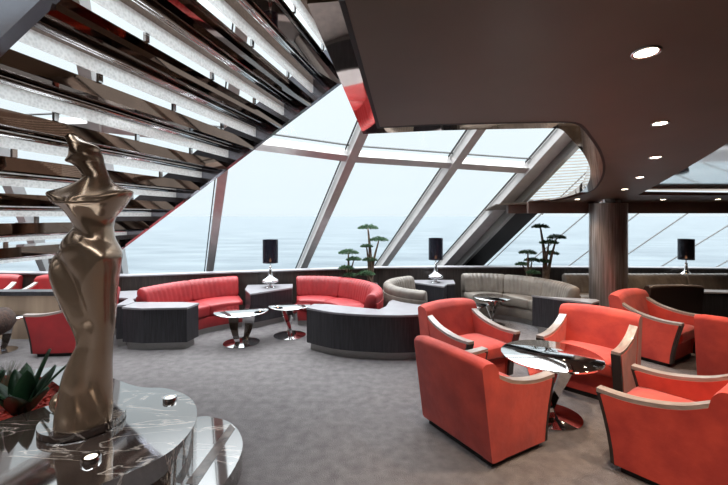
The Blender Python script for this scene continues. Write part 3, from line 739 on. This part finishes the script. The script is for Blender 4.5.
# agave and grass
def agave(label, x, y, leaves, name='agave_plant', m='agave'):
    t = thing(name, label, 'plant', (x, y, LOW+.19))
    for ang, L_, lean, wd in leaves:
        L_ *= 1.3
        bm = bmesh.new(); n = 9; rr = []
        d = Vector((math.cos(ang), math.sin(ang), 0)); s = Vector((-d.y, d.x, 0))
        for k_ in range(n+1):
            q = k_/n; c = d*(L_*q*math.sin(lean)*(1+.2*q))+Vector((0, 0, L_*q*math.cos(lean)*(1-.15*q))); ww = wd*1.5*(math.sin(PI*min(1, .18+q*.82))**.7 if q < 1 else .02)+.001
            up_ = d*math.cos(lean)-Vector((0, 0, math.sin(lean)))
            rr.append([bm.verts.new(c-s*ww-up_*-.006), bm.verts.new(c-up_*-.012*0-up_*.012), bm.verts.new(c+s*ww+up_*.006), bm.verts.new(c+up_*.004)])
        for a, b in zip(rr, rr[1:]):
            for q in range(4): bm.faces.new((a[q], a[(q+1) % 4], b[(q+1) % 4], b[q]))
        bm.faces.new(rr[0]); bm.faces.new(rr[-1]); part('leaf', bm, M[m], t, smooth=True)
agave('large dark green agave in the planting bed at the left edge', -2.5, 2.93, [(.3, .40, .55, .045), (1.2, .3, .5, .045), (2.2, .33, .6, .045), (3.2, .32, .6, .05), (4.2, .3, .5, .045), (5.2, .32, .7, .045), (5.9, .3, .7, .04), (.8, .42, .25, .05), (2.8, .3, .2, .045), (5.6, .34, .25, .045)])
agave('second dark green agave cut by the left edge of the photo', -2.78, 2.84, [(.6, .45, .1, .05), (3.4, .4, .35, .05), (.0, .36, .4, .045), (1.0, .3, .4, .045), (5.3, .32, .4, .05), (4.4, .3, .6, .045), (2, .3, .4, .04)])
gt = thing('grass_tuft', 'pale wispy grass tuft behind the agave in the planting bed', 'plant', (-2.86, 3.2, LOW+.19))
bm = bmesh.new()
for _ in range(150):
    a = random.uniform(0, 2*PI); l = random.uniform(.12, .3); r_ = random.uniform(.02, .18)
    tube(bm, [(.02*math.cos(a), .02*math.sin(a), 0), (r_*.5*math.cos(a), r_*.5*math.sin(a), l*.7), (r_*math.cos(a), r_*math.sin(a), l)], [.0025, .002, .0008], 3)
part('blades', bm, M['grass'], gt)

# sculpture ------------------------------------------------------
sd = thing('marble_plinth', 'round thin marble disk under the bronze sculpture', 'plinth', (-1.865, 2.66, UP))
bm = bmesh.new(); lathe(bm, [(0, 0), (.235, 0), (.245, .01), (.245, .05), (0, .05)], 64); part('disk', bm, M['marble'], sd, autos=40)
Y0 = 2.56; BX, BZ = at(82, 432, Y0).x, UP+.05
sil = [(137, 63, 65, .01), (142, 65.5, 74, .03), (148, 69.5, 83, .05), (154, 72.5, 95, .07), (160, 74, 97, .085), (165, 73.5, 99, .09), (170, 69.5, 100.5, .085), (173, 76, 101.5, .08), (179, 83, 104, .075), (185, 86, 107, .07),
       (190, 81, 111, .08), (195, 68, 119, .10), (199, 54, 130.5, .12), (203, 55, 130, .145), (210, 60, 125, .165), (218, 68, 119, .15), (226, 73, 113, .13), (234, 75, 111, .125),
       (241, 71, 112, .13), (248, 65.5, 114, .14), (256, 61, 119, .15), (263, 57, 122, .155), (271, 54, 121, .16), (281, 53, 119, .16), (291, 55.5, 117.5, .155), (301, 60, 116, .15), (311, 65.5, 115, .14), (321, 71, 114, .13), (331, 77, 113, .12),
       (341, 81, 111.5, .11), (350, 82, 110, .105), (360, 77, 109, .11), (375, 71, 107.5, .12), (390, 68, 106.5, .13), (402, 65, 107, .12), (414, 62, 108, .11), (424, 60, 108, .10), (432, 59, 107, .095)]
sil = catmull(sil, 4)
# ridges (+) and grooves (-) on the front, polylines in photo-plane units
lines = [([(91, 208), (94, 220), (99, 234), (110, 248)], .045, 7, 1), ([(53, 200), (72, 206), (91, 209), (112, 206), (131, 200)], .05, 6, 1), ([(74, 233), (90, 238), (110, 249)], -.045, 5, 1), ([(104, 216), (109, 230), (109, 240)], -.035, 7, 0),
         ([(56, 253), (62, 258), (76, 269), (88, 286), (97, 304), (102, 322), (97, 345), (94, 375), (98, 400), (104, 436)], -.065, 7, 1), ([(80, 256), (97, 250), (120, 261)], .03, 10, 0), ([(122, 262), (108, 278), (101, 298), (102, 322)], .05, 7, 1),
         ([(58, 262), (68, 278), (77, 300), (88, 330), (91, 355), (88, 385), (84, 440)], .05, 10, 1), ([(68, 140), (84, 152), (93, 166), (96, 184), (98, 204)], .014, 9, 0)]
def seg_d(x, y, P):
    best = 1e9
    for (x1, y1), (x2, y2) in zip(P, P[1:]):
        dx, dy = x2-x1, y2-y1; t = max(0, min(1, ((x-x1)*dx+(y-y1)*dy)/(dx*dx+dy*dy))); best = min(best, math.hypot(x-x1-t*dx, y-y1-t*dy))
    return best
scu = thing('sculpture', 'bronze abstract twisting female torso standing on the round marble disk', 'sculpture', (BX, Y0, BZ))
bm = bmesh.new(); rings = []; NS = 128; sc = Y0/F
for (py, l, r, dep) in sil:
    cx, hw = (l+r)/2, max(.4, (r-l)/2); ring = []
    tw = math.sin((py-200)/232*PI*1.5)*.25
    for i in range(NS):
        a = 2*PI*i/NS; ca, sa = math.cos(a), math.sin(a)
        ex = .82
        x = cx+hw*math.copysign(abs(ca)**ex, ca); yd = -dep*math.copysign(abs(sa)**.9, sa)
        zpx = py
        if 192 < py < 214 and sa > 0: zpx = py+6*sa*(1-abs((py-203)/11))
        g = 0
        if sa > .05:
            for P, amp, wd, shp in lines:
                dd = seg_d(x, zpx, P)/wd; g += .6*amp*(math.exp(-math.sqrt(dd*dd+.15)+.38) if shp else math.exp(-dd*dd))
            g *= min(1, sa*2.2)
        yd -= g + tw*dep*ca
        ring.append(bm.verts.new(((x-82)*sc, yd, (432-zpx)*sc)))
    rings.append(ring)
for a, b in zip(rings, rings[1:]):
    for i in range(NS): bm.faces.new((a[i], a[(i+1) % NS], b[(i+1) % NS], b[i]))
bm.faces.new(rings[0]); bm.faces.new(rings[-1])
part('figure', bm, M['bronze'], scu, smooth=True)
bm = bmesh.new(); bmesh.ops.create_icosphere(bm, subdivisions=4, radius=1)
for v in bm.verts: v.co = Vector(((60-82)*sc+v.co.x*.08, .05+v.co.y*.10, .115+v.co.z*.075+.01))
part('heel', bm, M['bronze'], scu, smooth=True)
